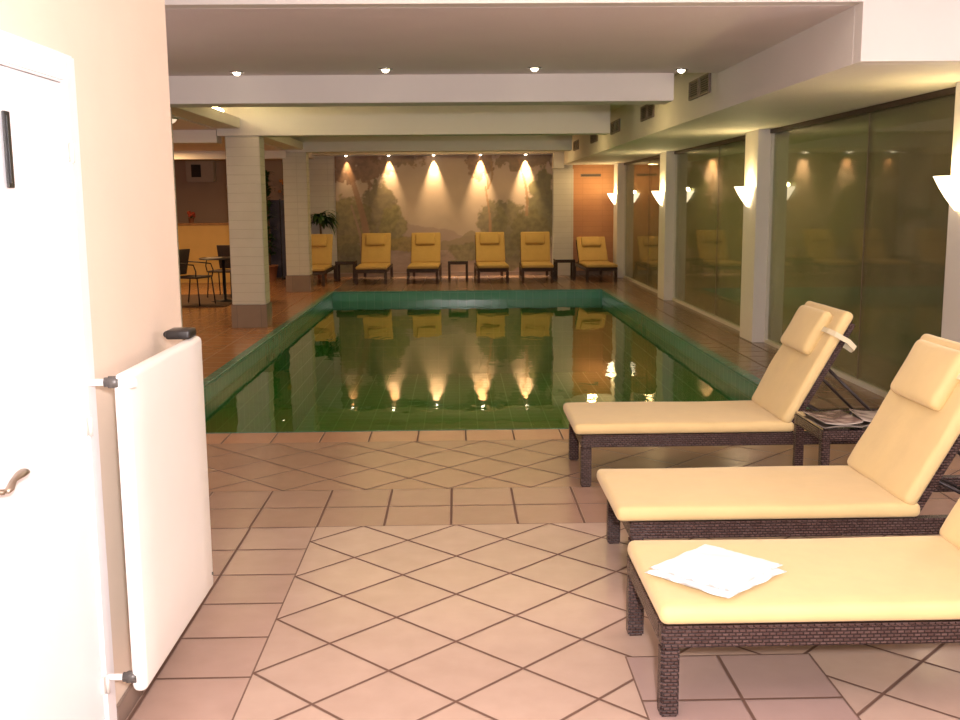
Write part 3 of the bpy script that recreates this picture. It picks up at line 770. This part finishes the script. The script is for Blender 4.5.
tw = b.build('towel', M['towel']); tw.location = (.842, 3.268, .3725); tag(tw, 'white folded towel lying on the nearest lounger', 'towel')

# ------------------------------------------------------------------ plants
def leaf_blade(b, base, dirv, length, width, droop, n=6, side=None):
    p = Vector(base); d = Vector(dirv).normalized(); prev = None
    for i in range(n+1):
        t = i/n; w = width*math.sin(PI*min(.98, .12+t*.86))
        s = d.cross(Vector((0, 0, 1)));
        s = s.normalized() if s.length > 1e-3 else Vector((1, 0, 0))
        q = (b.bm.verts.new(p-s*w/2), b.bm.verts.new(p+s*w/2))
        if prev: b.bm.faces.new((prev[0], prev[1], q[1], q[0]))
        prev = q; p = p+d*length/n; d = (d+Vector((0, 0, -droop/n))).normalized()
def pot(t, r, h):
    b = MB(); b.lathe([(r*.72, 0), (r, h*.9), (r*1.08, h*.9), (r*1.08, h), (r*.95, h), (r*.9, h*.88)], n=20, cap=False)
    b.lathe([(0, 0), (r*.72, 0)], n=20, cap=False); b.build('pot', M['pot'], t)
    b = MB(); b.lathe([(0, h*.9), (r*.93, h*.9)], n=20, cap=False); b.build('soil', M['soil'], t)
t = thing('potted_palm', 'drooping potted palm standing behind the pillar-hidden lounger', 'plant', (-2.90, 22.2, 0))
pot(t, .13, .34)
b = MB(); b.path([(0, 0, .3), (.01, 0, .7), (-.01, 0, 1.26)], [.035, .028, .02]); b.build('stem', M['bark'], t)
b = MB()
for i in range(100):
    a = random.uniform(0, 2*PI); e = random.uniform(.1, 1.1)
    leaf_blade(b, (random.uniform(-.02, .02), random.uniform(-.02, .02), random.uniform(1.16, 1.3)), (math.cos(a)*.9, math.sin(a)*.25, e), random.uniform(.38, .56) if abs(math.cos(a)) > .5 else .26, .10, random.uniform(2.2, 3.8), 8)
b.build('leaves', M['leaf'], t)
t = thing('tall_plant', 'tall dark leafy plant seen in the gap between the two brick pillars', 'plant', (-3.92, 21.75, 0))
pot(t, .16, .32)
b = MB(); b.path([(0, 0, .29), (.02, 0, 1.0), (-.02, 0, 1.7), (0, 0, 2.15)], [.02, .017, .013, .007]); b.build('stem', M['bark'], t)
b = MB()
for i in range(170):
    a = random.uniform(0, 2*PI); z = random.uniform(.5, 2.2)
    leaf_blade(b, (0, 0, z), (math.cos(a), math.sin(a)*.5, .5), random.uniform(.12, .24), .09, 1.2, 4)
b.build('leaves', M['leaf'], t)
# orange flowers and dark cloth screen in the same gap
t = thing('folding_screen', 'dark blue cloth screen seen between the two brick pillars', 'screen', (-3.70, 22.0, 0))
for k in range(2):
    a = .2*(1 if k % 2 else -1)
    b = MB(); Mt = Matrix.Translation(((k-.5)*.31, 0, 0)) @ Matrix.Rotation(a, 4, 'Z'); b.box(-.145, .145, -.01, .01, .04, 1.66, mat=Mt); b.build('panel', M['navy'], t, bevel=.003)
    b = MB(); b.box(-.155, -.145, -.014, .014, 0, 1.68, mat=Mt); b.box(.145, .155, -.014, .014, 0, 1.68, mat=Mt); b.build('panel_frame', M['dark_iron'], t)
t = thing('flower_stand', 'tall stand of orange flowers above the dark blue screen', 'flowers', (-3.62, 22.33, 0))
b = MB(); b.lathe([(0, 0), (.13, 0), (.12, .03), (.025, .06), (.02, 1.35), (.09, 1.4), (.11, 1.6), (0, 1.58)], n=16, cap=False); b.build('stand', M['dark_iron'], t)
b = MB()
for i in range(26):
    x, y, z = random.gauss(0, .09), random.gauss(0, .04), random.uniform(1.68, 2.15)
    b.rbox(.07, .06, .06, .028, (x, min(.1, y), z), n=5, ny=5, nz=5)
b.build('blossoms', M['orange_flower'], t)
b = MB()
for i in range(40):
    a = random.uniform(0, 2*PI); leaf_blade(b, (0, 0, random.uniform(1.58, 1.9)), (math.cos(a), math.sin(a)*.2, 1.3), .25, .04, 1.4, 4)
b.build('leaves', M['leaf'], t)

# ------------------------------------------------------------------ seating area
ct = thing('counter', 'yellow counter along the back of the seating area', 'counter', (-6.3, 21.2, 0))
b = MB(); b.box(-1.8, 1.75, 0, .5, 0, 1.17); b.build('body', M['counter'], ct, bevel=.01)
b = MB(); b.box(-1.84, 1.79, -.04, .54, 1.17, 1.21); b.build('top', M['counter_top'], ct, bevel=.01)
un = thing('air_unit', 'pale boxy air unit with dark grille high on the mauve wall', 'air unit', (-5.40, BY, 2.05))
b = MB(); b.box(-.30, .28, -.25, 0, 0, .46); b.build('casing', M['unit_white'], un, bevel=.02)
b = MB()
b.box(-.18, .02, -.262, -.251, .1, .36)
for k in range(6): b.box(-.17, .01, -.272, -.262, .12+k*.038, .135+k*.038)
b.build('grille', M['vent_dark'], un)
rp = thing('potted_flower', 'small red flowering plant standing on the yellow counter', 'plant', (-5.42, 21.42, 1.2105))
pot(rp, .06, .10)
b = MB()
for i in range(16): b.rbox(.06, .06, .05, .022, (random.gauss(0, .045), random.gauss(0, .045), random.uniform(.12, .22)), n=5, ny=5, nz=5)
b.build('blossoms', M['red_flower'], rp)
b = MB()
for i in range(20):
    a = random.uniform(0, 2*PI); leaf_blade(b, (0, 0, .09), (math.cos(a), math.sin(a), 1.2), .12, .03, 1.4, 4)
b.build('leaves', M['leaf'], rp)
def cafe_chair(lb, loc, rz):
    t = thing('wire_chair', lb, 'chair', loc, rz, 'dark chairs in the seating area')
    b = MB(); b.rbox(.42, .42, .035, .015, (0, 0, .45), n=8, ny=8, nz=4); b.build('seat', M['seat_dark'], t)
    b = MB(); b.rbox(.42, .02, .42, .009, (0, 0, 0), n=8, ny=4, nz=8, fn=None, rot=Matrix.Rotation(.22, 3, 'X'))
    for v in b.bm.verts: v.co += Vector((0, .26, .68)); v.co.y += .05*(-(v.co.x/.21)**2)*.6
    b.build('backrest', M['seat_dark'], t)
    for sx in (-1, 1):
        b = MB(); b.path([(sx*.20, -.20, .435), (sx*.21, -.22, .22), (sx*.22, -.24, 0)], .011); b.build('leg', M['dark_iron'], t)
        b = MB(); b.path([(sx*.20, .20, .435), (sx*.21, .23, .22), (sx*.22, .27, 0)], .011); b.build('leg', M['dark_iron'], t)
        b = MB(); b.path([(sx*.225, -.19, .44), (sx*.24, -.21, .55), (sx*.24, -.17, .65), (sx*.24, .05, .67), (sx*.215, .245, .68)], .011); b.build('armrest', M['dark_iron'], t)
    return t
c1 = cafe_chair('dark chair at the peach wall edge, turned side on to the table', (-4.20, 16.55, 0), math.radians(70))
dup(c1, (-4.02, 17.95, 0), math.radians(-12), 'dark chair facing the camera behind the small round table')
t = thing('cafe_table', 'small round dark table between the two chairs', 'table', (-3.84, 17.1, 0))
b = MB(); b.lathe([(0, .70), (.38, .70), (.39, .71), (.38, .722), (0, .722)], n=32, cap=False); b.build('tabletop', M['dark_iron'], t)
b = MB(); b.lathe([(0, 0), (.22, 0), (.22, .015), (.03, .04), (.025, .699), (0, .699)], n=20, cap=False); b.build('pedestal', M['dark_iron'], t)
o = MB(); o.rbox(.24, .17, .008, .003, (0, 0, .004), n=4, ny=4, nz=2); nm = o.build('menu_card', M['paper']); nm.location = (-3.98, 17.05, .723); tag(nm, 'pale card lying on the small round table', 'card')
o = MB(); o.box(-.75, .75, -1.1, 1.1, 0, .012); nm = o.build('floor_sheet', M['mat'], bevel=.004); nm.location = (-4.4, 17.3, .0005); tag(nm, 'dark brown flat sheet under the chairs in the seating area', 'mat')  # thin dark brown piece lying on the floor below chairs and table

# ------------------------------------------------------------------ garden outside the glass
b = MB(); b.box(3.7, 22, -3, 34, -.35, -.02); o = b.build('lawn', M['grass']); o['kind'] = 'structure'; o['label'] = 'dark night lawn outside the windows'; o['category'] = 'lawn'
def shrub(lb, x, y, r, h, seed):
    rnd = random.Random(seed)
    t = thing('garden_shrub', lb, 'shrub', (x, y, -.02), 0, 'dark shrubs outside the windows')
    b = MB()
    for k in range(5): b.path([(0, 0, 0), (rnd.uniform(-.3, .3)*r, rnd.uniform(-.3, .3)*r, h*.4), (rnd.uniform(-.7, .7)*r, rnd.uniform(-.7, .7)*r, h*.85)], [.03, .02, .008], 6)
    b.build('branches', M['bark'], t)
    b = MB()
    for k in range(900):
        a, u = rnd.uniform(0, 2*PI), rnd.uniform(-1, 1); q = math.sqrt(1-u*u); s = rnd.uniform(.6, 1)
        p = Vector((math.cos(a)*q*r*s, math.sin(a)*q*r*s, h*.55+u*h*.5*s))
        leaf_blade(b, p, (rnd.uniform(-1, 1), rnd.uniform(-1, 1), rnd.uniform(-.3, 1)), .16, .07, .5, 2)
    b.build('foliage', M['leaf_garden'], t)
for k, (x, y, r, h) in enumerate(((7.2, 10.5, 1.1, 1.9), (8.2, 15.5, 1.3, 2.3), (6.4, 19.5, 1.0, 1.8), (9.5, 22.5, 1.5, 2.8))):
    shrub(['dark garden shrub dimly seen through the nearest window', 'dark garden shrub dimly seen through the second window', 'dark low garden shrub seen through the third window', 'big dark garden shrub at the back of the lawn'][k], x, y, r, h, k)

# ------------------------------------------------------------------ lights
YEL = (1.0, .74, .30)
for i, y in enumerate(PYS):
    light('POINT', 'sconce_bulb', (3.3-.06, (y+.27 if i else y+.36), 1.51+.24), 11, (1.0, .80, .36), shadow_soft_size=.04)
# room lighting over the pool and deck (ceiling luminaires of the pool hall)
light('AREA', 'hall_light', (0, 11.4, 2.84), 33, YEL, shape='RECTANGLE', size=3.5, size_y=.5)
light('AREA', 'hall_light', (0, 16.2, 2.84), 33, YEL, shape='RECTANGLE', size=3.5, size_y=.5)
light('AREA', 'hall_light', (0, 20.8, 2.84), 30, YEL, shape='RECTANGLE', size=3.5, size_y=.5)
light('AREA', 'niche_light', (2.86, 21.9, 2.33), 5, (1, .62, .25), shape='DISK', size=.2)
light('AREA', 'cafe_light', (-5.3, 12, 2.50), 45, (1, .66, .34), shape='RECTANGLE', size=1.0, size_y=1.0)
light('AREA', 'cafe_light', (-5.3, 18, 2.50), 55, (1, .62, .28), shape='RECTANGLE', size=1.0, size_y=1.0)
light('AREA', 'near_light', (.4, 5.0, 3.0), 14, (1, .85, .65), shape='RECTANGLE', size=2.2, size_y=.6)
# cool white light from beside the camera
o = light('AREA', 'camera_side_lamp', (.12, -.15, 1.82), 150, (1.0, .92, .93), shape='DISK', size=.16)
o.rotation_euler = (math.radians(86), 0, math.radians(1))
for y in (1.6, 4.4): light('POINT', 'near_fill', (3.2, y, 1.85), 21, (1.0, .85, .82), shadow_soft_size=.12)  # added fill lights out of view, to brighten the ceiling and near room
light('POINT', 'side_fill', (-3.2, 6.3, 1.8), 22, (1.0, .82, .74), shadow_soft_size=.12)  # added unseen fill for ceiling, beams and floor on the left
light('POINT', 'lawn_fill', (8.5, 12, 4.5), 480, (.9, 1.0, .5), shadow_soft_size=.3)  # added unseen fill so the lawn shows green through the glass

w = D.worlds.new('night'); bpy.context.scene.world = w; w.use_nodes = True
w.node_tree.nodes['Background'].inputs['Color'].default_value = (.020, .019, .010, 1)
w.node_tree.nodes['Background'].inputs['Strength'].default_value = 1.0

# ------------------------------------------------------------------ camera
f, p, yaw, roll = 1036., .1521, .0204, -.0085
cy, sy = math.cos(yaw), math.sin(yaw)
F = Vector((sy*math.cos(p), cy*math.cos(p), -math.sin(p))); r = Vector((cy, -sy, 0)); u = r.cross(F)
R = r*math.cos(roll)+u*math.sin(roll); U = -r*math.sin(roll)+u*math.cos(roll)
cd = D.cameras.new('camera'); cam = D.objects.new('camera', cd); COL.objects.link(cam)
mt = Matrix((( R.x, U.x, -F.x), (R.y, U.y, -F.y), (R.z, U.z, -F.z)))
cam.matrix_world = Matrix.Translation((0, 0, 1.6)) @ mt.to_4x4()
cd.sensor_fit = 'HORIZONTAL'; cd.sensor_width = 36; cd.lens = f/960*36; cd.clip_start = .05; cd.clip_end = 200
sc = bpy.context.scene; sc.camera = cam
sc.view_settings.view_transform = 'Standard'; sc.view_settings.look = 'None'; sc.view_settings.gamma = 1
sc.view_settings.use_curve_mapping = False; sc.view_settings.exposure = 0.40
